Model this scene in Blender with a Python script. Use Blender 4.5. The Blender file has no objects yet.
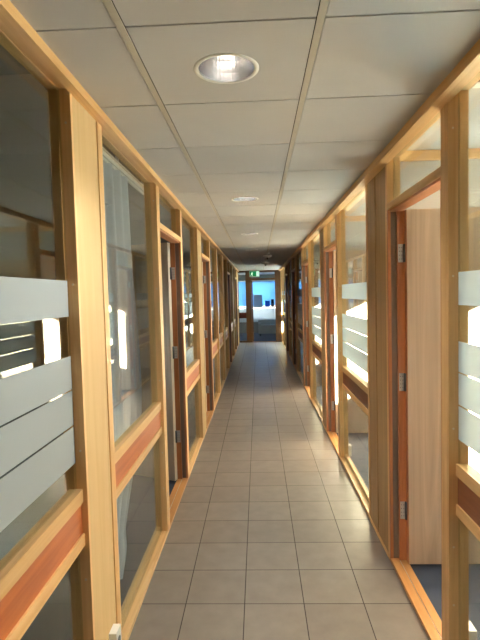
import bpy, bmesh, math, random
from mathutils import Vector, Matrix
random.seed(7)
SC = bpy.context.scene
COL = SC.collection
PI = math.pi

# ------------------------------------------------------------------ camera
cam = bpy.data.cameras.new('camera')
cam.sensor_fit = 'VERTICAL'
cam.sensor_height = 24.0
cam.sensor_width = 18.0
cam.lens = 481.43 / 640 * 24.0
cam.clip_start = 0.02
cam_o = bpy.data.objects.new('camera', cam)
COL.objects.link(cam_o)
_pit, _yaw, _rol = 0.0537, -0.0387, -0.0258
cy, sy, cp, sp, cr, sr = (math.cos(_yaw), math.sin(_yaw), math.cos(_pit), math.sin(_pit), math.cos(_rol), math.sin(_rol))
_A = Matrix(((cy, -sy, 0), (sy, cy, 0), (0, 0, 1)))
_B = Matrix(((1, 0, 0), (0, cp, -sp), (0, sp, cp)))
_D = Matrix(((cr, 0, sr), (0, 1, 0), (-sr, 0, cr)))
_M = _D @ _B @ _A                      # rows: right, forward, up
_r, _f, _u = _M[0], _M[1], _M[2]
cam_o.matrix_world = Matrix(((_r[0], _u[0], -_f[0], 0.0), (_r[1], _u[1], -_f[1], 0.0), (_r[2], _u[2], -_f[2], 1.717), (0, 0, 0, 1)))
SC.camera = cam_o

# ------------------------------------------------------------------ sky, sun, exposure
SUN_DIR = Vector((-1.0, 0.60, -0.44)).normalized()
world = bpy.data.worlds.new('world')
SC.world = world
world.use_nodes = True
wn = world.node_tree.nodes
wn.clear()
wo = wn.new('ShaderNodeOutputWorld')
wb = wn.new('ShaderNodeBackground')
wb.inputs['Color'].default_value = (0.72, 0.85, 1.0, 1)
wb.inputs['Strength'].default_value = 2.0
world.node_tree.links.new(wb.outputs[0], wo.inputs[0])

sun = bpy.data.lights.new('sun', 'SUN')
sun.energy = 136.0
sun.angle = math.radians(0.6)
sun.color = (0.89, 0.95, 1.0)
sun_o = bpy.data.objects.new('sun', sun)
COL.objects.link(sun_o)
sun_o.rotation_euler = SUN_DIR.to_track_quat('-Z', 'Y').to_euler()
sun_o.location = (12, -6, 8)

SC.view_settings.view_transform = 'Standard'
SC.view_settings.look = 'None'
SC.view_settings.gamma = 1.0
SC.view_settings.use_curve_mapping = False
SC.view_settings.exposure = 1.68
LAMP_W = 18.0
BULB = 2.6

SC.cycles.use_denoising = True
SC.cycles.max_bounces = 14
SC.cycles.diffuse_bounces = 6
SC.cycles.glossy_bounces = 5
SC.cycles.transmission_bounces = 8
SC.cycles.transparent_max_bounces = 24
SC.cycles.caustics_reflective = False
SC.cycles.caustics_refractive = False
SC.cycles.sample_clamp_indirect = 30.0

# ------------------------------------------------------------------ dimensions
XL, XR = -0.69, 0.80          # corridor faces of the two glazed walls
CH = 2.529                    # ceiling
HEADS = {-1: 2.504, 1: 2.528}   # underside of the headers, left and right
DEP = 0.084                   # depth of the frames
YS, YE = -2.5, 17.0
SEAM_L, SEAM_R = -0.394, 0.206
ROW0, TS = 1.482, 0.6         # ceiling joints
FX0, FY0, FT = -0.4425, 2.582, 0.328   # floor joints
XOUT_R, XOUT_L = 3.3, -3.3
WIN_SILL, WIN_HEAD = 1.39, 2.56


# ------------------------------------------------------------------ materials
def nt(name):
    m = bpy.data.materials.new(name)
    m.use_nodes = True
    n = m.node_tree.nodes
    n.clear()
    out = n.new('ShaderNodeOutputMaterial')
    return m, n, m.node_tree.links, out


def srgb(r, g, b):
    def c(v):
        v /= 255.0
        return v / 12.92 if v <= 0.04045 else ((v + 0.055) / 1.055) ** 2.4
    return (c(r), c(g), c(b), 1.0)


def plain(name, col, rough=0.5, metal=0.0, noise=0.0, nscale=20.0, emit=None, bump=0.0):
    m, n, l, out = nt(name)
    b = n.new('ShaderNodeBsdfPrincipled')
    b.inputs['Base Color'].default_value = col
    b.inputs['Roughness'].default_value = rough
    b.inputs['Metallic'].default_value = metal
    l.new(b.outputs[0], out.inputs[0])
    if noise > 0 or bump > 0:
        tc = n.new('ShaderNodeTexCoord')
        t = n.new('ShaderNodeTexNoise')
        t.inputs['Scale'].default_value = nscale
        t.inputs['Detail'].default_value = 5
        l.new(tc.outputs['Object'], t.inputs['Vector'])
        if noise > 0:
            r = n.new('ShaderNodeValToRGB')
            r.color_ramp.elements[0].position = 0.3
            r.color_ramp.elements[1].position = 0.7
            r.color_ramp.elements[0].color = tuple(c * (1 - noise) for c in col[:3]) + (1,)
            r.color_ramp.elements[1].color = tuple(min(1, c * (1 + noise)) for c in col[:3]) + (1,)
            l.new(t.outputs['Fac'], r.inputs[0])
            l.new(r.outputs[0], b.inputs['Base Color'])
        if bump > 0:
            bp = n.new('ShaderNodeBump')
            bp.inputs['Strength'].default_value = bump
            bp.inputs['Distance'].default_value = 0.002
            l.new(t.outputs['Fac'], bp.inputs['Height'])
            l.new(bp.outputs[0], b.inputs['Normal'])
    if emit:
        b.inputs['Emission Color'].default_value = emit[0]
        b.inputs['Emission Strength'].default_value = emit[1]
    return m


def wood(name, c0, c1, axis='z', rough=0.46, scale=1.0, vary=0.10, swirl=0.8, spec=0.5):
    """Grain runs along the given axis; the tint differs a little from piece to piece."""
    m, n, l, out = nt(name)
    b = n.new('ShaderNodeBsdfPrincipled')
    b.inputs['Roughness'].default_value = rough
    b.inputs['Specular IOR Level'].default_value = spec
    tc = n.new('ShaderNodeTexCoord')
    mp = n.new('ShaderNodeMapping')
    s = {'x': (1.2, 26, 26), 'y': (26, 1.2, 26), 'z': (26, 26, 1.2)}[axis]
    mp.inputs['Scale'].default_value = tuple(v * scale for v in s)
    oi = n.new('ShaderNodeObjectInfo')
    cmb = n.new('ShaderNodeCombineXYZ')
    mul = n.new('ShaderNodeMath'); mul.operation = 'MULTIPLY'; mul.inputs[1].default_value = 37.0
    l.new(oi.outputs['Random'], mul.inputs[0])
    for k in range(3):
        l.new(mul.outputs[0], cmb.inputs[k])
    l.new(cmb.outputs[0], mp.inputs['Location'])
    l.new(tc.outputs['Object'], mp.inputs['Vector'])
    t = n.new('ShaderNodeTexNoise')
    t.inputs['Scale'].default_value = 1.0
    t.inputs['Detail'].default_value = 6
    t.inputs['Roughness'].default_value = 0.6
    t.inputs['Distortion'].default_value = swirl
    l.new(mp.outputs[0], t.inputs['Vector'])
    r = n.new('ShaderNodeValToRGB')
    r.color_ramp.elements[0].position = 0.28
    r.color_ramp.elements[1].position = 0.72
    r.color_ramp.elements[0].color = c0
    r.color_ramp.elements[1].color = c1
    l.new(t.outputs['Fac'], r.inputs[0])
    hv = n.new('ShaderNodeHueSaturation')
    ma = n.new('ShaderNodeMath'); ma.operation = 'MULTIPLY_ADD'
    ma.inputs[1].default_value = 2 * vary
    ma.inputs[2].default_value = 1.0 - vary
    l.new(oi.outputs['Random'], ma.inputs[0])
    l.new(ma.outputs[0], hv.inputs['Value'])
    l.new(r.outputs[0], hv.inputs['Color'])
    l.new(hv.outputs[0], b.inputs['Base Color'])
    bp = n.new('ShaderNodeBump')
    bp.inputs['Strength'].default_value = 0.08
    bp.inputs['Distance'].default_value = 0.001
    l.new(t.outputs['Fac'], bp.inputs['Height'])
    l.new(bp.outputs[0], b.inputs['Normal'])
    l.new(b.outputs[0], out.inputs[0])
    return m


def glass_mat(name, tint=(0.93, 0.96, 0.94, 1)):
    m, n, l, out = nt(name)
    tr = n.new('ShaderNodeBsdfTransparent'); tr.inputs[0].default_value = tint
    gl = n.new('ShaderNodeBsdfGlossy'); gl.inputs['Roughness'].default_value = 0.0
    fr = n.new('ShaderNodeFresnel'); fr.inputs[0].default_value = 1.5
    geo = n.new('ShaderNodeNewGeometry')
    # Fresnel node flips its ior on back faces: keep the outer value for both sides of a pane
    ior = n.new('ShaderNodeMix'); ior.data_type = 'FLOAT'
    ior.inputs[2].default_value = 1.5
    ior.inputs[3].default_value = 1.0 / 1.5
    l.new(geo.outputs['Backfacing'], ior.inputs[0])
    l.new(ior.outputs[0], fr.inputs[0])
    mx = n.new('ShaderNodeMixShader')
    l.new(fr.outputs[0], mx.inputs[0])
    l.new(tr.outputs[0], mx.inputs[1])
    l.new(gl.outputs[0], mx.inputs[2])
    l.new(mx.outputs[0], out.inputs[0])
    return m


def film_mat():
    m, n, l, out = nt('frosted_film')
    d = n.new('ShaderNodeBsdfDiffuse'); d.inputs[0].default_value = (0.62, 0.66, 0.66, 1)
    t = n.new('ShaderNodeBsdfTranslucent'); t.inputs[0].default_value = (0.72, 0.76, 0.76, 1)
    tr = n.new('ShaderNodeBsdfTransparent'); tr.inputs[0].default_value = (0.9, 0.93, 0.93, 1)
    a = n.new('ShaderNodeMixShader'); a.inputs[0].default_value = 0.45
    c = n.new('ShaderNodeMixShader'); c.inputs[0].default_value = 0.10
    l.new(d.outputs[0], a.inputs[1]); l.new(t.outputs[0], a.inputs[2])
    l.new(a.outputs[0], c.inputs[1]); l.new(tr.outputs[0], c.inputs[2])
    l.new(c.outputs[0], out.inputs[0])
    return m


def sheer_mat():
    m, n, l, out = nt('sheer_cloth')
    d = n.new('ShaderNodeBsdfDiffuse'); d.inputs[0].default_value = (0.74, 0.81, 0.93, 1)
    t = n.new('ShaderNodeBsdfTranslucent'); t.inputs[0].default_value = (0.74, 0.81, 0.93, 1)
    tr = n.new('ShaderNodeBsdfTransparent')
    a = n.new('ShaderNodeMixShader'); a.inputs[0].default_value = 0.5
    c = n.new('ShaderNodeMixShader'); c.inputs[0].default_value = 0.16
    l.new(d.outputs[0], a.inputs[1]); l.new(t.outputs[0], a.inputs[2])
    l.new(a.outputs[0], c.inputs[1]); l.new(tr.outputs[0], c.inputs[2])
    l.new(c.outputs[0], out.inputs[0])
    return m


def screen_mat(name, c0, c1, k):
    m, n, l, out = nt(name)
    d = n.new('ShaderNodeBsdfDiffuse'); d.inputs[0].default_value = c0
    t = n.new('ShaderNodeBsdfTranslucent'); t.inputs[0].default_value = c1
    a = n.new('ShaderNodeMixShader'); a.inputs[0].default_value = k
    l.new(d.outputs[0], a.inputs[1]); l.new(t.outputs[0], a.inputs[2])
    l.new(a.outputs[0], out.inputs[0])
    return m


def floor_mat():
    m, n, l, out = nt('floor_tiles')
    b = n.new('ShaderNodeBsdfPrincipled')
    tc = n.new('ShaderNodeTexCoord')
    mp = n.new('ShaderNodeMapping')
    mp.inputs['Location'].default_value = (-FX0, -FY0, 0)
    l.new(tc.outputs['Object'], mp.inputs['Vector'])
    br = n.new('ShaderNodeTexBrick')
    br.offset = 0.0
    br.squash = 1.0
    br.inputs['Scale'].default_value = 1.0
    br.inputs['Brick Width'].default_value = FT
    br.inputs['Row Height'].default_value = FT
    br.inputs['Mortar Size'].default_value = 0.0028
    br.inputs['Mortar Smooth'].default_value = 0.25
    br.inputs['Bias'].default_value = 0.0
    br.inputs['Color1'].default_value = srgb(142, 131, 119)
    br.inputs['Color2'].default_value = srgb(133, 122, 111)
    br.inputs['Mortar'].default_value = srgb(58, 48, 42)
    l.new(mp.outputs[0], br.inputs['Vector'])
    t = n.new('ShaderNodeTexNoise')
    t.inputs['Scale'].default_value = 9.0
    t.inputs['Detail'].default_value = 7
    l.new(tc.outputs['Object'], t.inputs['Vector'])
    r = n.new('ShaderNodeValToRGB')
    r.color_ramp.elements[0].position = 0.3
    r.color_ramp.elements[1].position = 0.7
    r.color_ramp.elements[0].color = (0.86, 0.86, 0.86, 1)
    r.color_ramp.elements[1].color = (1.06, 1.05, 1.04, 1)
    l.new(t.outputs['Fac'], r.inputs[0])
    mx = n.new('ShaderNodeMix'); mx.data_type = 'RGBA'; mx.blend_type = 'MULTIPLY'
    mx.inputs[0].default_value = 1.0
    l.new(br.outputs['Color'], mx.inputs[6]); l.new(r.outputs[0], mx.inputs[7])
    l.new(mx.outputs[2], b.inputs['Base Color'])
    rr = n.new('ShaderNodeMapRange')
    rr.inputs[3].default_value = 0.36; rr.inputs[4].default_value = 0.8
    l.new(br.outputs['Fac'], rr.inputs[0])
    l.new(rr.outputs[0], b.inputs['Roughness'])
    bp = n.new('ShaderNodeBump'); bp.invert = True
    bp.inputs['Strength'].default_value = 0.5; bp.inputs['Distance'].default_value = 0.002
    l.new(br.outputs['Fac'], bp.inputs['Height'])
    l.new(bp.outputs[0], b.inputs['Normal'])
    l.new(b.outputs[0], out.inputs[0])
    return m


PINE0, PINE1 = srgb(210, 160, 98), srgb(238, 196, 136)
M = {
    'pine_v': wood('pine_upright', PINE0, PINE1, 'z'),
    'pine_h': wood('pine_lengthwise', PINE0, PINE1, 'y'),
    'pine_x': wood('pine_crosswise', PINE0, PINE1, 'x'),
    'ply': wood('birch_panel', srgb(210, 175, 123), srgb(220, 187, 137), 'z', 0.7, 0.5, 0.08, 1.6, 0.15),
    'ply_shaded': wood('birch_panel_shaded', srgb(172, 134, 84), srgb(196, 156, 104), 'z', 0.5, 0.8),  # same birch as the left boards, with the right wall's shade in the colour
    'red_shaded': wood('red_brown_panel_shaded', srgb(116, 66, 40), srgb(144, 88, 56), 'y', 0.4, 1.2),  # rail board of the right wall: the red-brown one with shade painted in
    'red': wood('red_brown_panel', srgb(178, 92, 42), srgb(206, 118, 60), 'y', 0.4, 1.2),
    'jamb': wood('reddish_jamb', srgb(172, 110, 68), srgb(200, 136, 90), 'z', 0.4, 1.0),
    'jamb_h': wood('reddish_jamb_head', srgb(172, 110, 68), srgb(200, 136, 90), 'y', 0.4, 1.0),
    'end_v': wood('brown_frame_upright', srgb(104, 70, 42), srgb(128, 90, 58), 'z'),
    'end_x': wood('brown_frame_crosswise', srgb(104, 70, 42), srgb(128, 90, 58), 'x'),
    'sill': wood('orange_pine_sill', srgb(184, 128, 72), srgb(208, 152, 92), 'y', 0.36, 1.0),
    'lipping': wood('pale_lipping', srgb(226, 208, 182), srgb(238, 222, 198), 'z', 0.4, 1.0, 0.03),
    'leaf': wood('birch_leaf', srgb(184, 156, 126), srgb(218, 190, 158), 'z', 0.36, 0.30, 0.04, 2.6),
    'glass': glass_mat('clear_glass'),
    'film': film_mat(),
    'sheer': sheer_mat(),
    'blue_screen': screen_mat('blue_screen_cloth', srgb(170, 205, 235), srgb(160, 204, 242), 0.6),
    'slat': screen_mat('translucent_white_slat', srgb(215, 220, 224), srgb(190, 200, 208), 0.4),
    'tiles': floor_mat(),
    'carpet': plain('blue_grey_carpet', srgb(62, 68, 82), 0.95, 0, 0.35, 260.0, None, 0.6),
    'ceil': plain('ceiling_board', srgb(194, 194, 193), 0.85, 0, 0.03, 3.0),
    'bar': plain('ceiling_bar', srgb(190, 184, 170), 0.6),
    'gap': plain('dark_gap', srgb(38, 33, 28), 0.95),
    'white': plain('white_paint', srgb(226, 224, 218), 0.7, 0, 0.02, 4.0),
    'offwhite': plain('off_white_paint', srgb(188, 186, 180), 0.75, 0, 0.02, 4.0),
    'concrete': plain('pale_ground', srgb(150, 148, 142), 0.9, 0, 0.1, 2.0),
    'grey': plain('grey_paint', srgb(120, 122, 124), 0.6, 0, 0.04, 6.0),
    'steel': plain('brushed_steel', srgb(205, 205, 200), 0.38, 0.6, 0.05, 60.0),
    'dark_steel': plain('dark_steel', srgb(96, 98, 100), 0.4, 0.9, 0.05, 60.0),
    'seal': plain('grey_seal', srgb(128, 108, 92), 0.6, 0, 0.04, 30.0),
    'plastic': plain('white_plastic', srgb(236, 236, 230), 0.35, 0, 0.01, 10.0),
    'black': plain('black_plastic', srgb(26, 26, 28), 0.45, 0, 0.05, 30.0),
    'chrome': plain('lamp_reflector', srgb(222, 222, 226), 0.22, 1.0, 0.12, 90.0),
    'bulb': plain('lit_bulb', (1, 1, 1, 1), 0.5, emit=((1.0, 0.90, 0.74, 1), BULB)),
    'bulb_dim': plain('dim_bulb', (0.9, 0.85, 0.75, 1), 0.5, emit=((1.0, 0.80, 0.55, 1), 0.6)),
    'sign': plain('green_sign', srgb(0, 120, 66), 0.5, 0, 0.02, 10, ((0.0, 0.30, 0.12, 1), 0.2)),
    'sign_white': plain('sign_white', srgb(225, 245, 235), 0.5, 0, 0.01, 10, ((0.55, 0.9, 0.75, 1), 0.25)),
    'cap': plain('pale_plug', srgb(226, 206, 168), 0.5, 0, 0.03, 50.0),
    'sofa': plain('dark_grey_upholstery', srgb(150, 156, 156), 0.9, 0, 0.15, 120.0, None, 0.3),
    'blue_cloth': screen_mat('blue_plastic', srgb(70, 130, 215), srgb(80, 150, 240), 0.6),
    'blind': plain('white_slats', srgb(222, 226, 228), 0.5, 0, 0.02, 8.0),
    'board': screen_mat('grey_translucent_board', srgb(170, 176, 180), srgb(180, 184, 186), 0.5),
    'maroon': wood('maroon_rail', srgb(92, 34, 24), srgb(120, 48, 32), 'x', 0.4, 1.0),
}


# ------------------------------------------------------------------ mesh helpers
def new():
    return bmesh.new()


def box(bm, x0, x1, y0, y1, z0, z1, mi=0):
    x0, x1 = min(x0, x1), max(x0, x1)
    v = [bm.verts.new((x, y, z)) for x in (x0, x1) for y in (y0, y1) for z in (z0, z1)]
    for f in ((0, 1, 3, 2), (4, 6, 7, 5), (0, 4, 5, 1), (2, 3, 7, 6), (0, 2, 6, 4), (1, 5, 7, 3)):
        fc = bm.faces.new([v[i] for i in f])
        fc.material_index = mi
    return v


def bevel(bm, w, seg=2):
    es = [e for e in bm.edges if len(e.link_faces) == 2 and e.calc_face_angle(0) > 0.9]
    bmesh.ops.bevel(bm, geom=es, offset=w, segments=seg, affect='EDGES', profile=0.6, clamp_overlap=True)
    return bm


def cyl(bm, p0, p1, r, seg=16, r1=None):
    p0, p1 = Vector(p0), Vector(p1)
    ax = (p1 - p0)
    q = ax.to_track_quat('Z', 'Y').to_matrix()
    r1 = r if r1 is None else r1
    a, b = [], []
    for k in range(seg):
        c = Vector((math.cos(2 * PI * k / seg), math.sin(2 * PI * k / seg), 0))
        a.append(bm.verts.new(p0 + q @ (c * r)))
        b.append(bm.verts.new(p1 + q @ (c * r1)))
    for k in range(seg):
        j = (k + 1) % seg
        f = bm.faces.new((a[k], a[j], b[j], b[k]))
        f.smooth = True
    bm.faces.new(a[::-1])
    bm.faces.new(b)


def lathe(bm, prof, c, seg=48, smooth=True):
    rings = []
    for r, z in prof:
        rings.append([bm.verts.new((c[0] + r * math.cos(2 * PI * k / seg), c[1] + r * math.sin(2 * PI * k / seg), c[2] + z)) for k in range(seg)])
    for a, b in zip(rings, rings[1:]):
        for k in range(seg):
            j = (k + 1) % seg
            f = bm.faces.new((a[k], a[j], b[j], b[k]))
            f.smooth = smooth


def part(name, bm, mat, parent=None, label=None):
    """Link the bmesh (in world coordinates) as ONE object, under its parent if given."""
    me = bpy.data.meshes.new(name)
    bmesh.ops.recalc_face_normals(bm, faces=bm.faces[:])
    o = bpy.data.objects.new(name, me)
    if parent is not None:
        w = Vector((0, 0, 0))
        p = parent
        while p is not None:
            w += p.location
            p = p.parent
        bmesh.ops.translate(bm, verts=bm.verts[:], vec=-w)
        o.parent = parent
    bm.to_mesh(me)
    bm.free()
    for m in (mat if isinstance(mat, (list, tuple)) else [mat]):
        me.materials.append(M[m])
    COL.objects.link(o)
    if label:
        o['label'] = label
    return o


def empty(name, loc, label=None, cat=None, group=None, kind=None):
    o = bpy.data.objects.new(name, None)
    o.empty_display_size = 0.1
    o.location = loc
    COL.objects.link(o)
    return tag(o, label, cat, group, kind)


def tag(o, label=None, cat=None, group=None, kind=None):
    if label: o['label'] = label
    if cat: o['category'] = cat
    if group: o['group'] = group
    if kind: o['kind'] = kind
    return o


def struct(name, bm, mat, label=None, cat=None):
    return tag(part(name, bm, mat), label, cat, None, 'structure')


CNT = {'window': 0, 'door': 0, 'trim': 0}


def nm(k):
    CNT[k] += 1
    return f'{k}_{CNT[k]}'


# ------------------------------------------------------------------ shell
b = new(); box(b, -200, 200, -200, 200, -0.5, -0.3)
struct('ground', b, 'concrete', 'pale ground outside the building', 'ground')
b = new(); box(b, XL - 0.002, XR + 0.002, YS, YE, -0.12, 0.0)
struct('floor', b, 'tiles', 'square brown grey floor tiles with dark joints along the corridor', 'floor')
b = new(); box(b, XR + 0.002, XOUT_R + 0.2, YS, YE, -0.12, -0.004)
struct('floor_right', b, 'carpet', 'dark blue grey carpet in the rooms on the right', 'floor')
b = new(); box(b, XOUT_L - 0.2, XL - 0.002, YS, YE, -0.12, -0.004)
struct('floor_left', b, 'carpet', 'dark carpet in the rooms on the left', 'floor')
b = new(); box(b, XOUT_L - 0.2, XOUT_R + 0.2, YE, 21.3, -0.12, -0.004)
struct('floor_end', b, 'carpet', 'dark blue carpet in the room at the end', 'floor')
b = new(); box(b, XOUT_L - 0.2, XOUT_R + 0.2, YS - 0.2, 21.3, 2.80, 3.0)
struct('roof', b, 'white', 'roof slab above the ceilings', 'roof')
b = new(); box(b, XR + 0.02, XOUT_R + 0.02, YS, YE, 2.63, 2.66)
# fine joints of the room ceiling, running across
struct('ceiling_right', b, 'offwhite', 'white ceiling of the rooms on the right', 'ceiling')
b = new(); box(b, XOUT_L, XL - 0.02, YS, YE, 2.63, 2.66)
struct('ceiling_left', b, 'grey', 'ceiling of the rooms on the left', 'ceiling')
b = new(); box(b, XOUT_L, XOUT_R, YE + 0.1, 21.1, 2.55, 2.60)
struct('ceiling_end', b, 'white', 'ceiling of the room at the end', 'ceiling')
b = new(); box(b, XOUT_L, XOUT_R, YS - 0.2, YS, -0.1, 2.8)
struct('wall_back', b, 'white', 'white wall behind the viewer', 'wall')
L_WINS = [(2.12, 2.80, 0.4, 1.7), (17.9, 20.6, 0.8, 2.3)]  # the second opening is unseen, added to brighten the end room
b = new()
ya = YS - 0.2
for (p, q, r, t_) in L_WINS:
    box(b, XOUT_L - 0.2, XOUT_L, ya, p, -0.1, 2.8)
    box(b, XOUT_L - 0.2, XOUT_L, p, q, -0.1, r)
    box(b, XOUT_L - 0.2, XOUT_L, p, q, t_, 2.8)
    ya = q
box(b, XOUT_L - 0.2, XOUT_L, ya, 21.3, -0.1, 2.8)
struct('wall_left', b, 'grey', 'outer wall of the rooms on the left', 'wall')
# upper walls above the headers, hidden over the corridor ceiling
b = new()
box(b, XL - DEP, XL - 0.01, YS, YE, HEADS[-1] + 0.06, 2.8)
struct('wall_left_upper', b, 'white', 'strip of wall over the left header', 'wall')
b = new()
box(b, XR + 0.01, XR + DEP, YS, YE, HEADS[1] + 0.06, 2.8)
struct('wall_right_upper', b, 'white', 'strip of wall over the right header', 'wall')


# right outer wall with its high windows (daylight and the low sun come in here)
R_WINS = [(1.60, 3.12), (4.21, 5.80), (7.15, 8.60), (15.34, 16.7)]
b = new()
box(b, XOUT_R, XOUT_R + 0.15, YS - 0.2, YE + 4.3, -0.1, WIN_SILL)
box(b, XOUT_R, XOUT_R + 0.15, YS - 0.2, YE + 4.3, WIN_HEAD, 2.8)
ys = [YS - 0.2] + [v for w in R_WINS for v in w] + [21.3]
for k in range(0, len(ys), 2):
    box(b, XOUT_R, XOUT_R + 0.15, ys[k], ys[k + 1], WIN_SILL, WIN_HEAD)
struct('wall_right', b, 'white', 'outer wall of the rooms on the right with high windows', 'wall')


def portal(loc, rot, sx, sy):
    l = bpy.data.lights.new('daylight_portal', 'AREA')
    l.shape = 'RECTANGLE'
    l.size, l.size_y = sx, sy
    l.cycles.is_portal = True
    o = bpy.data.objects.new('daylight_portal', l)
    o.location = loc
    o.rotation_euler = rot
    COL.objects.link(o)


for k, (a, c) in enumerate(R_WINS):
    w = empty(nm('window'), (XOUT_R, (a + c) / 2, WIN_SILL), 'high outer window number %d along the right side' % (k + 1), 'window', None, 'structure')
    b = new()
    for (p, q, r, s) in ((a, a + .05, WIN_SILL, WIN_HEAD), (c - .05, c, WIN_SILL, WIN_HEAD), (a, c, WIN_SILL, WIN_SILL + .05), (a, c, WIN_HEAD - .05, WIN_HEAD)):
        box(b, XOUT_R + 0.03, XOUT_R + 0.1, p, q, r, s)
    part('window_frame', b, 'pine_h', w)
    b = new(); box(b, XOUT_R + 0.06, XOUT_R + 0.066, a + .05, c - .05, WIN_SILL + .05, WIN_HEAD - .05)
    part('pane', b, 'glass', w)
    portal((XOUT_R + 0.16, (a + c) / 2, (WIN_SILL + WIN_HEAD) / 2), (0, PI / 2, 0), WIN_HEAD - WIN_SILL, c - a)

for (p, q, r, t_), lab in zip(L_WINS, ('outer window of the curtained room on the left', 'unseen window added on the left to brighten the end room')):
    w = empty(nm('window'), (XOUT_L, (p + q) / 2, r), lab, 'window', None, 'structure')
    b = new()
    for (a, c, d, e) in ((p, p + .05, r, t_), (q - .05, q, r, t_), (p, q, r, r + .05), (p, q, t_ - .05, t_)):
        box(b, XOUT_L - 0.12, XOUT_L - 0.05, a, c, d, e)
    part('window_frame', b, 'pine_h', w)
    b = new(); box(b, XOUT_L - 0.09, XOUT_L - 0.084, p + .05, q - .05, r + .05, t_ - .05)
    part('pane', b, 'glass', w)
    portal((XOUT_L - 0.21, (p + q) / 2, (r + t_) / 2), (0, -PI / 2, 0), t_ - r, q - p)

# walls between the rooms, across the corridor direction
for k, y in enumerate((3.33, 6.03, 8.85, 11.62, 14.25)):
    b = new(); box(b, XR + DEP, XOUT_R, y - 0.05, y + 0.05, -0.01, 2.63)
    w = struct('wall_right_partition_%d' % (k + 1), b, 'offwhite', 'white wall between rooms on the right, number %d from the viewer' % (k + 1), 'wall')
    b = new(); box(b, XR + DEP, XOUT_R, y - 0.075, y - 0.05, 2.565, 2.628)
    part('cornice', bevel(b, .003), 'pine_x', w)
for k, y in enumerate((2.02, 5.85, 9.67, 13.5)):
    b = new(); box(b, XOUT_L, XL - DEP, y - 0.05, y + 0.05, -0.01, 2.63)
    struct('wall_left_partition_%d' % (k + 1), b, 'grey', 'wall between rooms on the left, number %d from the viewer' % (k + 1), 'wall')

# ------------------------------------------------------------------ corridor ceiling
LAMPS = [-0.618 + 2.4 * k for k in range(8)]
LX = (SEAM_L + SEAM_R) / 2
HOLE = 0.104
b = new()
cols = [(-0.66, SEAM_L), (SEAM_L, SEAM_R), (SEAM_R, 0.75)]
g = 0.004
k0 = int(math.floor((YS - ROW0) / TS))
ky = k0
while ROW0 + ky * TS < YE - 0.02:
    ya, yb = max(YS, ROW0 + ky * TS) + g, min(YE, ROW0 + (ky + 1) * TS) - g
    for ci, (xa, xb) in enumerate(cols):
        xa2 = xa + (0.0145 if ci > 0 else 0)
        xb2 = xb - (0.0145 if ci < 2 else 0)
        lamp = ci == 1 and any(abs((ya + yb) / 2 - y) < 0.05 for y in LAMPS)
        if lamp:
            cx_, cy_ = LX, (ya + yb) / 2
            n = 64
            inner, outer = [], []
            for q in range(n):
                a = 2 * PI * (q + 0.0) / n + PI / 4
                c_, s_ = math.cos(a), math.sin(a)
                m_ = max(abs(c_), abs(s_))
                hx, hy = (xb2 - xa2) / 2, (yb - ya) / 2
                inner.append(b.verts.new((cx_ + HOLE * c_, cy_ + HOLE * s_, CH)))
                outer.append(b.verts.new((cx_ + hx * c_ / m_, cy_ + hy * s_ / m_, CH)))
            for q in range(n):
                j = (q + 1) % n
                b.faces.new((inner[q], inner[j], outer[j], outer[q]))
            top = [b.verts.new((v.co.x, v.co.y, CH + 0.012)) for v in outer]
            for q in range(n):
                j = (q + 1) % n
                b.faces.new((outer[q], outer[j], top[j], top[q]))
        else:
            N = 8
            sag = random.uniform(0.0006, 0.0026)
            tw = random.uniform(-0.0006, 0.0006)
            grid = []
            for i in range(N + 1):
                row = []
                for j in range(N + 1):
                    u, v = i / N, j / N
                    z = CH - sag * 16 * u * (1 - u) * v * (1 - v) * 0.9 + tw * (u - .5) * (v - .5) * 4
                    row.append(b.verts.new((xa2 + (xb2 - xa2) * u, ya + (yb - ya) * v, z)))
                grid.append(row)
            for i in range(N):
                for j in range(N):
                    f = b.faces.new((grid[i][j], grid[i + 1][j], grid[i + 1][j + 1], grid[i][j + 1]))
                    f.smooth = True
            rim = [grid[i][0] for i in range(N + 1)] + [grid[N][j] for j in range(1, N + 1)] + [grid[i][N] for i in range(N - 1, -1, -1)] + [grid[0][j] for j in range(N - 1, 0, -1)]
            top = [b.verts.new((v.co.x, v.co.y, CH + 0.012)) for v in rim]
            rim = [b.verts.new(v.co) for v in rim]
            for q in range(len(rim)):
                j = (q + 1) % len(rim)
                b.faces.new((rim[q], rim[j], top[j], top[q]))
    ky += 1
ceil_o = struct('ceiling', b, 'ceil', 'square beige ceiling boards with dark joints', 'ceiling')
b = new()
for x in (SEAM_L, SEAM_R):
    box(b, x - 0.0115, x + 0.0115, YS, YE, CH - 0.003, CH + 0.001)
part('ceiling_bar', b, 'bar', ceil_o)
b = new()
# the dark backing behind the joints, left open over the lamps
yy = [YS] + [v for y in LAMPS for v in (y - 0.125, y + 0.125)] + [YE]
for k in range(0, len(yy), 2):
    box(b, -0.66, 0.75, yy[k], yy[k + 1], CH + 0.012, CH + 0.016)
for y in LAMPS:
    box(b, -0.66, LX - 0.125, y - 0.125, y + 0.125, CH + 0.012, CH + 0.016)
    box(b, LX + 0.125, 0.75, y - 0.125, y + 0.125, CH + 0.012, CH + 0.016)
part('ceiling_backing', b, 'gap', ceil_o)

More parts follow.
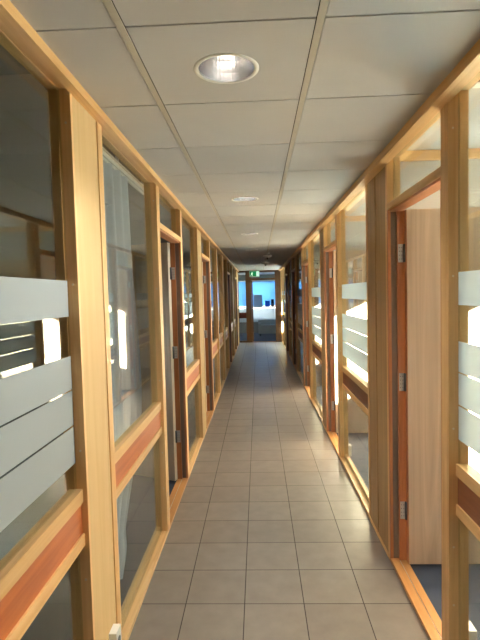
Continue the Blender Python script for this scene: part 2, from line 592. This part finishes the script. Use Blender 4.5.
# ------------------------------------------------------------------ headers and cornices
for s, X, nme in ((-1, XL, 'left'), (1, XR, 'right')):
    HEAD = HEADS[s]
    h = empty(nm('trim'), (X, (YS + YE) / 2, HEAD), 'long pine header along the top of the %s glazed wall' % nme, 'trim', None, 'structure')
    b = new(); box(b, X, X + s * DEP, YS, YE, HEAD, HEAD + 0.06)
    box(b, X + s * 0.041, X + s * 0.046, YS, YE, HEAD - 0.004, HEAD)
    part('header', b, 'pine_h', h)
    b = new()
    inn = -0.655 if s < 0 else 0.742
    box(b, inn, X + s * 0.004, YS, YE, 2.493 if s < 0 else 2.483, CH + 0.002)
    part('cornice', bevel(b, 0.004), 'pine_h', h)


# ------------------------------------------------------------------ glazed units
BANDS = ((1.648, 1.785), (1.366, 1.495), (1.226, 1.360), (1.075, 1.219))


def plugs(bm, X, s, y, zs, d=0.02, r=0.0045):
    for z in zs:
        cyl(bm, (X + s * d, y, z), (X + s * d, y - 0.0015, z), r, 12)


def window(s, y0, y1, w0, w1, label, bands=True, caps=False):
    HEAD = HEADS[s]
    X = XL if s < 0 else XR
    xd = lambda d: X + s * d
    w = empty(nm('window'), (X, (y0 + y1) / 2, 0), label, 'window', None, 'structure')
    b = new()
    for a, c in ((y0 - w0, y0), (y1, y1 + w1)):
        if c - a < 0.004:
            continue
        box(b, xd(0), xd(DEP), a, c, 0.0, HEAD)
    bevel(b, 0.0025)
    part('stile', b, 'pine_v', w)
    # glazing beads on the room side, leaving a thin joint at the pane
    b = new()
    for a, c in ((y0, y0 + 0.005), (y1 - 0.005, y1)):
        box(b, xd(0.047), xd(DEP - .002), a, c, 0.03, HEAD)
    part('glazing_bead', b, 'pine_v', w)
    b = new()
    box(b, xd(0), xd(DEP + 0.01), y0 - .001, y1 + .001, 0.0, 0.028)
    bevel(b, 0.003)
    box(b, xd(0.047), xd(DEP - .002), y0, y1, 0.028, 0.06)
    part('bottom_rail', b, 'pine_h', w)
    # middle rail: two pale beads with a red-brown board between them
    d0, d1 = (0.016, 0.07) if s < 0 else (0.030, 0.082)
    for za, zb in ((0.915, 0.968), (0.742, 0.790)):
        b = new()
        box(b, xd(d0), xd(d1), y0, y1, za, zb)
        part('rail_bead', bevel(b, 0.003), 'pine_h', w)
    b = new()
    box(b, xd(d0 + 0.008), xd(d1 - 0.006), y0, y1, 0.79, 0.915)
    part('rail_board', b, 'red' if s < 0 else 'red_shaded', w)
    for za, zb in ((0.968, HEAD - .001), (0.029, 0.742)):
        b = new()
        box(b, xd(0.040), xd(0.046), y0 + .0005, y1 - .0005, za, zb)
        part('pane', b, 'glass', w)
    if bands:
        for za, zb in BANDS:
            b = new()
            box(b, xd(0.0390), xd(0.0396), y0 + 0.012, y1 - 0.006, za, zb)
            part('frosted_band', b, 'film', w)
    if caps:
        b = new()
        plugs(b, X, s, y1, (0.34, 0.60, 1.12, 1.77, 2.38))
        part('screw_plug', b, 'cap', w)
    return w


def hinge(x, y, z, ang, s, parent):
    """Steel butt hinge: one flap on the jamb, one on the leaf, a knuckle between."""
    b = new()
    box(b, x - s * 0.032, x - s * 0.002, y - 0.003, y + 0.0005, z - 0.055, z + 0.055)
    h = part('hinge', bevel(b, 0.0008, 1), 'steel', parent)
    b = new()
    cyl(b, (x + s * 0.004, y - 0.010, z - 0.055), (x + s * 0.004, y - 0.010, z + 0.055), 0.010, 14)
    part('knuckle', b, 'dark_steel', h)
    b = new()
    for dx in (-0.010, -0.024):
        for dz in (-.035, -.012, .012, .035):
            cyl(b, (x + s * dx, y - 0.003, z + dz), (x + s * dx, y - 0.0036, z + dz), 0.0028, 8)
    part('screw', b, 'dark_steel', h)


def door(s, y0, y1, wj, label, ang=90.0, hinge_z=(0.34, 1.15, 1.94)):
    """Door opening y0..y1, hinged at its far jamb, leaf swung into the room by ang degrees."""
    HEAD = HEADS[s]
    X = XL if s < 0 else XR
    xd = lambda d: X + s * d
    D = empty(nm('door'), (X, y1, 0), label, 'door', None, 'structure')
    # far jamb: pale casing, grey rebate, red-brown lining
    b = new(); box(b, xd(0), xd(DEP), y1 + 0.03, y1 + wj, 0, HEAD)
    part('casing', bevel(b, 0.0025), 'pine_v', D)
    b = new(); box(b, xd(0), xd(0.018), y1 + 0.010, y1 + 0.03, 0, 2.205)
    box(b, xd(0.052), xd(0.0968), y1 - 0.002, y1 + 0.03, 0, 2.205)
    part('jamb', bevel(b, 0.002), 'jamb', D)
    b = new(); box(b, xd(0.018), xd(0.052), y1 + 0.012, y1 + 0.03, 0, 2.205)
    part('rebate_seal', b, 'seal', D)
    # near jamb
    b = new(); box(b, xd(0.004), xd(DEP), y0 - 0.001, y0 + 0.016, 0, 2.205)
    part('jamb', bevel(b, 0.002), 'jamb', D)
    # transom bar and the pane above
    b = new(); box(b, xd(0), xd(DEP), y0, y1 + 0.03, 2.205, 2.245)
    part('transom', bevel(b, 0.003), 'pine_h', D)
    b = new(); box(b, xd(0.01), xd(DEP), y0, y1 + 0.03, 2.193, 2.205)
    part('jamb_head', b, 'jamb_h', D)
    b = new(); box(b, xd(0.040), xd(0.046), y0 + .0005, y1 + .0295, 2.245, HEAD - .001)
    part('transom_pane', b, 'glass', D)
    b = new(); box(b, xd(0.047), xd(0.08), y1 + .022, y1 + .03, 2.245, HEAD)
    box(b, xd(0.047), xd(0.08), y0, y0 + .006, 2.245, HEAD)
    part('glazing_bead', b, 'pine_v', D)
    # threshold
    b = new(); box(b, xd(0), xd(0.05), y0, y1 + 0.03, 0.0, 0.022)
    box(b, xd(0.056), xd(0.10), y0, y1 + 0.03, 0.0, 0.018)
    part('threshold', bevel(b, 0.002), 'sill', D)
    b = new(); box(b, xd(0.05), xd(0.056), y0, y1 + 0.03, 0.0, 0.016)
    part('threshold_strip', b, 'steel', D)
    # leaf
    W, T = (y1 - y0) - 0.03, 0.042
    hx, hy = xd(0.098), y1 - 0.004
    a = math.radians(ang)
    b = new()
    # closed: runs from the hinge towards -y, thickness into the room
    box(b, 0.0, -s * T, -W, 0.0, 0.016, 2.196)
    bevel(b, 0.002)
    R_ = Matrix.Rotation(s * a, 4, 'Z')
    # swung about the hinge so that the leaf face seen from the corridor stays the outer one
    bmesh.ops.transform(b, matrix=Matrix.Translation((hx, hy, 0)) @ R_, verts=b.verts[:])
    lf = part('leaf', b, 'leaf', D)
    b = new()
    box(b, -s * 0.001, -s * (T - 0.001), 0.0, 0.003, 0.017, 2.195)
    bmesh.ops.transform(b, matrix=Matrix.Translation((hx, hy, 0)) @ R_, verts=b.verts[:])
    part('edge_strip', b, 'lipping' if s < 0 else 'jamb', lf)
    b = new()
    for side in (0.0, -s * T):
        px = side
        sg = s if side == 0.0 else -s
        cyl(b, (px, -W + 0.06, 1.03), (px + sg * 0.008, -W + 0.06, 1.03), 0.024, 20)
        cyl(b, (px + sg * 0.008, -W + 0.06, 1.03), (px + sg * 0.045, -W + 0.06, 1.03), 0.009, 12)
        cyl(b, (px + sg * 0.042, -W + 0.055, 1.03), (px + sg * 0.042, -W + 0.17, 1.03), 0.009, 12)
    bmesh.ops.transform(b, matrix=Matrix.Translation((hx, hy, 0)) @ R_, verts=b.verts[:])
    part('handle', b, 'steel', lf)
    for z in hinge_z:
        hinge(xd(0.090), y1 - 0.002, z, ang, s, D)
    return D


def panel(s, y0, y1, splits, label, thin=0.018):
    """Solid boards between two glazed bays, with thin edge strips and dark joints."""
    HEAD = HEADS[s]
    X = XL if s < 0 else XR
    xd = lambda d: X + s * d
    T = empty(nm('trim'), (X, (y0 + y1) / 2, 0), label, 'panel', None, 'structure')
    ys_ = [y0] + list(splits) + [y1]
    for a, c in zip(ys_, ys_[1:]):
        b = new(); box(b, xd(0.003), xd(DEP), a + (0.006 if s < 0 else 0.009), c - (0.006 if s < 0 else 0.009), 0, HEAD)
        part('board', bevel(b, 0.003), ('ply' if s < 0 else 'ply_shaded') if c - a > 0.08 else 'pine_v', T)
    b = new(); box(b, xd(0.03), xd(DEP - 0.01), y0, y1, 0, HEAD)
    part('core', b, 'gap', T)
    b = new(); box(b, xd(-0.002), xd(0.03), y0, y1, 0.0, 0.024)
    part('foot_strip', bevel(b, .002), 'pine_h', T)
    return T


# LEFT wall, from the viewer to the far end
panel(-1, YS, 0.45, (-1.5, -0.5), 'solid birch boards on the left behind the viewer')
window(-1, 0.53, 1.83, 0.08, 0.020, 'nearest large pane on the left, with pale frosted bands', True, True)
panel(-1, 1.850, 2.137, (), 'wide pale birch panel on the left in the foreground')
window(-1, 2.20, 3.36, 0.060, 0.10, 'left pane with a white sheer curtain hanging behind it', False, True)
door(-1, 3.46, 4.36, 0.11, 'first open doorway on the left with grey hinges', 112.0, (0.42, 1.20, 1.92))
window(-1, 4.47, 5.60, 0.0, 0.04, 'left pane just past the first left doorway', False, True)
panel(-1, 5.64, 6.02, (5.68,), 'pale birch panel on the left past the first doorway')
door(-1, 6.05, 6.95, 0.12, 'second open doorway on the left', 100.0)
window(-1, 7.07, 8.20, 0.0, 0.10, 'left pane past the second left doorway', False)
window(-1, 8.30, 9.45, 0.0, 0.06, 'left pane in the middle of the corridor', False)
panel(-1, 9.51, 9.86, (9.56,), 'birch panel in the middle of the left wall')
window(-1, 9.90, 10.98, 0.04, 0.10, 'left pane before the third left doorway', False)
door(-1, 11.08, 12.0, 0.12, 'third doorway on the left', 95.0)
window(-1, 12.12, 13.2, 0.0, 0.06, 'left pane past the third left doorway', False)
panel(-1, 13.26, 13.66, (13.3,), 'birch panel far along the left wall')
window(-1, 13.70, 14.75, 0.04, 0.10, 'farthest left pane but one from the end wall', False)
door(-1, 14.85, 15.75, 0.12, 'last doorway on the left', 92.0)
panel(-1, 15.87, YE, (16.4,), 'last boards on the left beside the end wall')

# RIGHT wall
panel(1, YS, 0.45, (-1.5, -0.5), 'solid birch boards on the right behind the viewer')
window(1, 0.53, 2.06, 0.08, 0.08, 'nearest large pane on the right, with pale frosted bands', True, True)
door(1, 2.14, 2.985, 0.063, 'nearest open doorway on the right with its birch leaf swung in', 90.0)
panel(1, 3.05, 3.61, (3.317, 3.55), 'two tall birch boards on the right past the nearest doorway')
window(1, 3.61, 4.87, 0.0, 0.10, 'second pane on the right, with frosted bands and sunlight behind', True, True)
door(1, 4.97, 5.80, 0.10, 'second open doorway on the right with a sunlit leaf', 90.0)
panel(1, 5.90, 6.24, (6.20,), 'birch panel on the right past the second doorway')
window(1, 6.24, 7.60, 0.0, 0.10, 'third pane on the right, with frosted bands', True, False)
door(1, 7.70, 8.70, 0.11, 'third open doorway on the right', 90.0)
panel(1, 8.81, 8.92, (), 'narrow birch board on the right past the third doorway')
window(1, 8.92, 10.30, 0.0, 0.10, 'fourth pane on the right, with frosted bands', True)
door(1, 10.40, 11.35, 0.10, 'fourth doorway on the right', 90.0)
panel(1, 11.45, 11.80, (11.5,), 'birch panel on the right past the fourth doorway')
window(1, 11.80, 12.95, 0.0, 0.10, 'fifth pane on the right, with frosted bands', True)
door(1, 13.05, 13.97, 0.10, 'last doorway on the right', 90.0)
panel(1, 14.07, 14.45, (14.1,), 'birch panel on the right past the last doorway')
window(1, 14.45, 15.7, 0.0, 0.06, 'farthest pane on the right', True)
window(1, 15.80, 16.94, 0.0, 0.03, 'last narrow pane on the right beside the end wall', True)

# ------------------------------------------------------------------ end wall
b = new()
box(b, XOUT_L, XL - DEP, YE, YE + 0.1, -0.01, 2.8)
box(b, XR + DEP, XOUT_R, YE, YE + 0.1, -0.01, 2.8)
box(b, XL - DEP, XR + DEP, YE, YE + 0.1, 2.53, 2.8)
struct('wall_end', b, 'white', 'wall across the end of the corridor', 'wall')
E_ = empty(nm('door'), (0.18, YE, 0), 'pine framed glazed opening at the far end of the corridor', 'door', None, 'structure')
for (xa, xb) in ((XL - 0.05, XL + 0.012), (-0.43, -0.235), (0.60, 0.80)):
    b = new(); box(b, xa, xb, YE - 0.02, YE + 0.09, 0, 2.50)
    part('post', bevel(b, .004), 'end_v', E_)
b = new(); box(b, XL - 0.05, XR + 0.05, YE - 0.02, YE + 0.09, 2.47, 2.54)
part('header', bevel(b, .004), 'end_x', E_)
b = new(); box(b, -0.235, 0.60, YE - 0.02, YE + 0.09, 2.19, 2.26)
part('transom', bevel(b, .004), 'end_x', E_)
b = new(); box(b, -0.235, 0.60, YE + 0.03, YE + 0.036, 2.26, 2.47)
part('transom_pane', b, 'glass', E_)
b = new(); box(b, XL + 0.012, -0.43, YE + 0.03, YE + 0.036, 0.06, 0.86)
part('pane', b, 'glass', E_)
b = new(); box(b, XL + 0.012, -0.43, YE + 0.03, YE + 0.036, 1.06, 2.47)
part('pane', b, 'glass', E_)
b = new(); box(b, XL + 0.012, -0.43, YE - 0.01, YE + 0.08, 0.86, 1.06)
part('rail_board', bevel(b, .003), 'maroon', E_, 'maroon rail')
b = new(); box(b, XL + 0.012, -0.43, YE - 0.01, YE + 0.08, 0.0, 0.06)
part('bottom_rail', bevel(b, .003), 'end_x', E_)
b = new(); box(b, -0.235, 0.60, YE - 0.02, YE + 0.09, 0.0, 0.02)
part('threshold', bevel(b, .002), 'jamb_h', E_)
# glazed leaf standing open into the room
b = new()
for (ya, yb, za, zb) in ((0.0, 0.10, 0.02, 2.18), (0.72, 0.82, 0.02, 2.18), (0.10, 0.72, 2.06, 2.18), (0.10, 0.72, 0.02, 0.30)):
    box(b, -0.232, -0.190, YE + 0.10 + ya, YE + 0.10 + yb, za, zb)
lf = part('leaf', bevel(b, .003), 'end_v', E_)
b = new(); box(b, -0.214, -0.208, YE + 0.20, YE + 0.82, 0.30, 2.06)
part('leaf_pane', b, 'glass', lf)

# outer wall of the end room with a wide window
EY = 21.1
b = new()
box(b, XOUT_L - .2, XOUT_R + .2, EY, EY + 0.15, -0.1, 0.55)
box(b, XOUT_L - .2, XOUT_R + .2, EY, EY + 0.15, 2.25, 2.8)
box(b, XOUT_L - .2, -1.6, EY, EY + 0.15, 0.55, 2.25)
box(b, 2.2, XOUT_R + .2, EY, EY + 0.15, 0.55, 2.25)
struct('wall_end_outer', b, 'grey', 'outer wall of the room at the end, around its wide window', 'wall')
w = empty(nm('window'), (0.3, EY, 0.55), 'wide bright window with blue sky at the far end', 'window', None, 'structure')
b = new()
for xa in (-1.6, -0.62, 0.62, 2.14):
    box(b, xa, xa + 0.06, EY + .03, EY + .1, 0.55, 2.25)
box(b, -1.6, 2.2, EY + .03, EY + .1, 0.55, 0.60)
box(b, -1.6, 2.2, EY + .03, EY + .1, 2.19, 2.25)
part('window_frame', b, 'grey', w)
b = new(); box(b, -1.55, 2.15, EY + .06, EY + .066, .6, 2.19)
part('pane', b, 'glass', w)
bl = tag(empty('roller_blind', (0.3, EY - .05, 2.25)), 'pale blue translucent roller blind drawn over the far window', 'blind')
b = new(); cyl(b, (-1.55, EY - .05, 2.27), (2.15, EY - .05, 2.27), .025, 16); part('roller', b, 'plastic', bl)
b = new(); box(b, -1.53, 2.13, EY - .031, EY - .029, 1.19, 2.27); part('cloth', b, 'blue_screen', bl)
b = new(); box(b, -1.54, 2.14, EY - .04, EY - .02, 1.17, 1.195); part('bottom_bar', bevel(b, .003), 'plastic', bl)
portal((0.3, EY + 0.16, 1.4), (-PI / 2, 0, 0), 3.8, 1.7)

# ------------------------------------------------------------------ downlights
def downlight_parts(root):
    c = root.location
    b = new()
    lathe(b, ((0.101, 0.004), (0.1025, -0.002), (0.107, -0.004), (0.115, -0.003), (0.118, 0.0), (0.115, 0.003)), c, 64)
    part('rim', b, 'plastic', root)
    b = new()
    prof = [(0.1015, 0.0), (0.100, 0.03), (0.096, 0.07), (0.087, 0.105), (0.071, 0.132), (0.045, 0.148), (0.022, 0.152), (0.0005, 0.153)]
    lathe(b, prof, c, 44, False)
    part('reflector', b, 'chrome', root)
    b = new()
    lathe(b, [(0.0005, 0.078), (0.010, 0.079), (0.019, 0.084), (0.025, 0.094), (0.027, 0.106), (0.023, 0.120), (0.014, 0.132), (0.013, 0.150)], c, 24)
    part('bulb', b, 'bulb', root)


lamp_names = {0: 'round recessed downlight in the ceiling behind the viewer',
              1: 'large lit round downlight nearest the viewer, with a chrome bowl',
              2: 'second lit downlight from the viewer along the ceiling',
              3: 'third downlight from the viewer along the ceiling',
              4: 'fourth downlight from the viewer, small and thin in the ceiling',
              5: 'fifth downlight from the viewer, beyond the ceiling sensor',
              6: 'sixth downlight from the viewer, a thin far streak',
              7: 'farthest downlight, in front of the green sign'}
proto = None
for k, y in enumerate(LAMPS):
    if k == 0:
        root = empty('downlight', (LX, y, CH), lamp_names[k], 'ceiling light', 'downlights along the corridor ceiling')
        downlight_parts(root)
        proto = root
    else:
        root = proto.copy()
        COL.objects.link(root)
        root.location = (LX, y, CH)
        root['label'] = lamp_names[k]
        for ch in list(proto.children):
            if ch.type == 'MESH':
                c2 = ch.copy(); c2.parent = root; COL.objects.link(c2)
                if k >= 4 and ch.name.startswith('bulb'):
                    c2.data = ch.data.copy(); c2.data.materials[0] = M['bulb_dim']
    L = bpy.data.lights.new('lamp_glow', 'SPOT')
    L.energy = LAMP_W * (1.0 if k < 2 else 0.75 if k < 4 else 0.25 if k < 7 else 0.08)
    L.spot_size = math.radians(130)
    L.spot_blend = 0.8
    L.shadow_soft_size = 0.03
    L.color = (0.95, 0.98, 1.0)
    lo = bpy.data.objects.new('lamp_glow', L)
    lo.location = (LX, y, CH + 0.026)
    COL.objects.link(lo)


# ------------------------------------------------------------------ exit sign, sensors
S = empty('exit_sign', (0.0, 16.6, 2.40), 'small green escape sign with a white running figure over the end doorway', 'sign')
sx0, sx1, sz0, sz1, yb_ = -0.27, 0.06, 2.31, 2.49, 16.60
b = new(); box(b, sx0 - .008, sx1 + .008, yb_, yb_ + 0.05, sz0 - .008, sz1 + .008)
part('housing', bevel(b, .004), 'plastic', S)
b = new(); box(b, sx0, sx1, yb_ - 0.004, yb_, sz0, sz1)
part('face', b, 'sign', S)
b = new()
fy = yb_ - 0.006
# running figure
cyl(b, (-0.185, fy, 2.448), (-0.185, fy + .002, 2.448), 0.015, 16)
for p, q, r in (((-0.19, 2.43), (-0.205, 2.385), .012), ((-0.205, 2.385), (-0.17, 2.36), .008), ((-0.17, 2.36), (-0.175, 2.325), .007),
                ((-0.205, 2.385), (-0.225, 2.35), .008), ((-0.225, 2.35), (-0.25, 2.345), .007), ((-0.19, 2.425), (-0.160, 2.405), .006),
                ((-0.19, 2.425), (-0.225, 2.41), .006)):
    cyl(b, (p[0], fy + .001, p[1]), (q[0], fy + .001, q[1]), r, 8)
part('running_figure', b, 'sign_white', S)
b = new()
box(b, -0.045, 0.055, fy, fy + .002, 2.318, 2.482)
part('doorway_mark', b, 'sign_white', S)
for x in (-0.2, -0.01):
    b = new()
    cyl(b, (x, yb_ + .025, sz1), (x, yb_ + .025, CH), 0.006, 10)
    part('hanger', b, 'steel', S)

for k, (x, y, lab) in enumerate(((0.206, 9.75, 'white ceiling sensor on a short stem, the nearer of two on the ceiling bar'),
                                 (0.206, 12.0, 'white ceiling sensor on a short stem, the farther one near the end'))):
    s_ = empty('ceiling_sensor', (x, y, CH), lab, 'sensor', 'sensors on the ceiling bar')
    b = new()
    lathe(b, [(0.0005, 0.0), (0.05, 0.0), (0.05, -0.012), (0.016, -0.02), (0.013, -0.05), (0.0005, -0.05)], (x, y, CH - .002), 24)
    part('base', b, 'plastic', s_)
    b = new()
    lathe(b, [(0.0005, -0.045), (0.085, -0.048), (0.09, -0.06), (0.07, -0.078), (0.02, -0.09), (0.0005, -0.09)], (x, y, CH - .002), 28)
    part('head', b, 'plastic', s_)
    b = new()
    cyl(b, (x, y, CH - .09), (x, y, CH - .13), 0.02, 14, 0.014)
    part('lens', b, 'dark_steel', s_)

# ------------------------------------------------------------------ curtain behind the second left pane
cu = empty('curtain', (-0.84, 2.6, 0.05), 'white sheer curtain hanging behind the second pane on the left', 'curtain')
prof = [(0.03, 2.86), (0.10, 2.92), (0.16, 2.93), (0.27, 2.90), (0.45, 3.02), (0.55, 3.10), (0.75, 3.25), (0.90, 3.36), (1.1, 3.38), (1.5, 3.35), (1.7, 3.31), (2.0, 3.27), (2.49, 3.22)]


def edge(z):
    for (za, ya), (zb, yb) in zip(prof, prof[1:]):
        if z <= zb:
            t = (z - za) / (zb - za)
            return ya + (yb - ya) * t
    return prof[-1][1]


b = new()
NU, NV = 110, 40
grid = []
for j in range(NV + 1):
    z = 0.03 + (2.46) * j / NV
    ye = edge(z)
    row = []
    for i in range(NU + 1):
        u = i / NU
        y = 2.16 + (ye - 2.16) * u
        x = -0.85 + 0.018 * math.sin(u * 2 * PI * 7 + 0.6 * math.sin(z * 2)) + 0.008 * math.sin(u * 2 * PI * 13 + z) - 0.02 * (1 - z / 2.5)
        row.append(b.verts.new((x, y, z)))
    grid.append(row)
for j in range(NV):
    for i in range(NU):
        f = b.faces.new((grid[j][i], grid[j][i + 1], grid[j + 1][i + 1], grid[j + 1][i]))
        f.smooth = True
part('cloth', b, 'sheer', cu)
b = new()
for x in (-0.855, -0.825):
    box(b, x - .006, x + .006, 2.09, 3.7, 2.49, 2.515)
box(b, -0.868, -0.812, 2.09, 3.7, 2.515, 2.525)
for y in (2.3, 2.95, 3.6):
    box(b, -0.848, -0.832, y, y + .02, 2.525, 2.63)
part('track', b, 'plastic', cu)


# ------------------------------------------------------------------ small white sockets
def socket(x, y, z, s, label):
    o = empty('wall_socket', (x, y, z), label, 'socket', 'white sockets low on the glazed walls')
    b = new(); box(b, x, x + s * 0.034, y - 0.034, y + 0.034, z, z + 0.11)
    part('box', bevel(b, .016, 5), 'plastic', o)
    b = new()
    cyl(b, (x + s * 0.034, y, z + .055), (x + s * 0.0355, y, z + .055), 0.022, 24)
    part('socket_face', b, 'grey', o)
    return o


socket(XL - .003, 2.055, 0.125, 1, 'white rounded socket low on the pale panel in the left foreground')
socket(XR + DEP, 2.09, 0.115, 1, 'white socket low behind the nearest post on the right')
socket(XR + DEP, 4.92, 0.03, 1, 'white socket behind the glass at the foot of the second right pane')

# black lamp in the nearest right room
o = empty('ceiling_lamp', (1.40, 2.065, 2.63), 'black linear lamp on the ceiling behind the nearest right pane', 'ceiling light')
b = new(); box(b, 0.895, 1.9, 2.03, 2.10, 2.552, 2.63)
part('housing', bevel(b, .004), 'black', o)
b = new(); box(b, 0.91, 1.88, 2.04, 2.09, 2.548, 2.552)
part('diffuser', b, 'plastic', o)

# ------------------------------------------------------------------ the room at the end
t = tag(empty('window_shelf', (0.3, EY - .12, 1.15)), 'long white shelf under the blue blind of the far window', 'shelf')
b = new(); box(b, -1.6, 2.2, EY - .30, EY - .051, 1.13, 1.16)
part('board', bevel(b, .004), 'white', t)
for x in (-1.3, -.45, 0.95, 2.0):
    b = new(); box(b, x, x + .02, EY - .26, EY - .051, 1.03, 1.13)
    part('bracket', b, 'steel', t)
t = tag(empty('slatted_blind', (0.3, EY - .06, 1.12)), 'bright white slatted blind below the shelf of the far window', 'blind')
b = new(); box(b, -1.58, 2.18, EY - .045, EY - .015, 1.095, 1.125)
part('head_rail', bevel(b, .003), 'plastic', t)
for k in range(13):
    z = 0.50 + 0.046 * k
    b = new()
    v = [b.verts.new((x, EY - .03 + dy, z + dz)) for x in (-1.57, 2.17) for dy, dz in ((-.008, -.022), (.008, .022), (.0095, .0215), (-.0065, -.0225))]
    for f in ((0, 1, 2, 3), (7, 6, 5, 4), (0, 4, 5, 1), (1, 5, 6, 2), (2, 6, 7, 3), (3, 7, 4, 0)):
        b.faces.new([v[i] for i in f])
    part('slat', b, 'slat', t)


def seat_block(name, x0, x1, y0, y1, label):
    s_ = empty(name, ((x0 + x1) / 2, (y0 + y1) / 2, 0), label, 'sofa')
    b = new(); box(b, x0, x1, y0, y1, 0.10, 0.30); part('base', bevel(b, .02, 3), 'sofa', s_)
    b = new(); box(b, x0 + .12, x1 - .12, y0 + .0, y1 - .2, 0.30, 0.43); part('cushion', bevel(b, .03, 3), 'sofa', s_)
    b = new(); box(b, x0, x1, y1 - .2, y1, 0.30, 0.62); part('backrest', bevel(b, .04, 3), 'sofa', s_)
    for xa in (x0, x1 - .12):
        b = new(); box(b, xa, xa + .12, y0, y1 - .2, 0.30, 0.52); part('armrest', bevel(b, .03, 3), 'sofa', s_)
    for xa in (x0 + .05, x1 - .09):
        for ya in (y0 + .05, y1 - .09):
            b = new(); box(b, xa, xa + .04, ya, ya + .04, -0.004, 0.10); part('leg', b, 'black', s_)


seat_block('sofa', -0.02, 1.3, 19.4, 20.2, 'dark grey sofa under the far window of the end room')
o = tag(empty('notice_board', (0.0, EY - .2, 1.16)), 'grey board standing on the shelf of the far window', 'board')
b = new(); box(b, -0.19, 0.17, EY - .215, EY - .2, 1.16, 1.66); part('panel', bevel(b, .003), 'board', o)
b = new()
for q in ((-0.20, -0.185, 1.16, 1.67), (0.165, 0.18, 1.16, 1.67), (-0.2, 0.18, 1.655, 1.675)):
    box(b, q[0], q[1], EY - .22, EY - .195, q[2], q[3])
part('frame', b, 'steel', o)
o = tag(empty('storage_box', (0.40, EY - .16, 1.16)), 'bright blue box standing on the shelf of the far window', 'box')
b = new(); box(b, 0.30, 0.50, EY - .26, EY - .08, 1.16, 1.38); part('body', bevel(b, .01), 'blue_cloth', o)
b = new(); box(b, 0.295, 0.505, EY - .265, EY - .075, 1.38, 1.41); part('lid', bevel(b, .006), 'blue_cloth', o)
o = tag(empty('speaker', (0.62, EY - .16, 1.16)), 'small black loudspeaker at the right end of the window shelf', 'speaker')
b = new(); box(b, 0.56, 0.68, EY - .24, EY - .08, 1.16, 1.46); part('body', bevel(b, .008), 'black', o)
b = new(); cyl(b, (0.62, EY - .24, 1.25), (0.62, EY - .245, 1.25), 0.045, 20); part('cone', b, 'dark_steel', o)
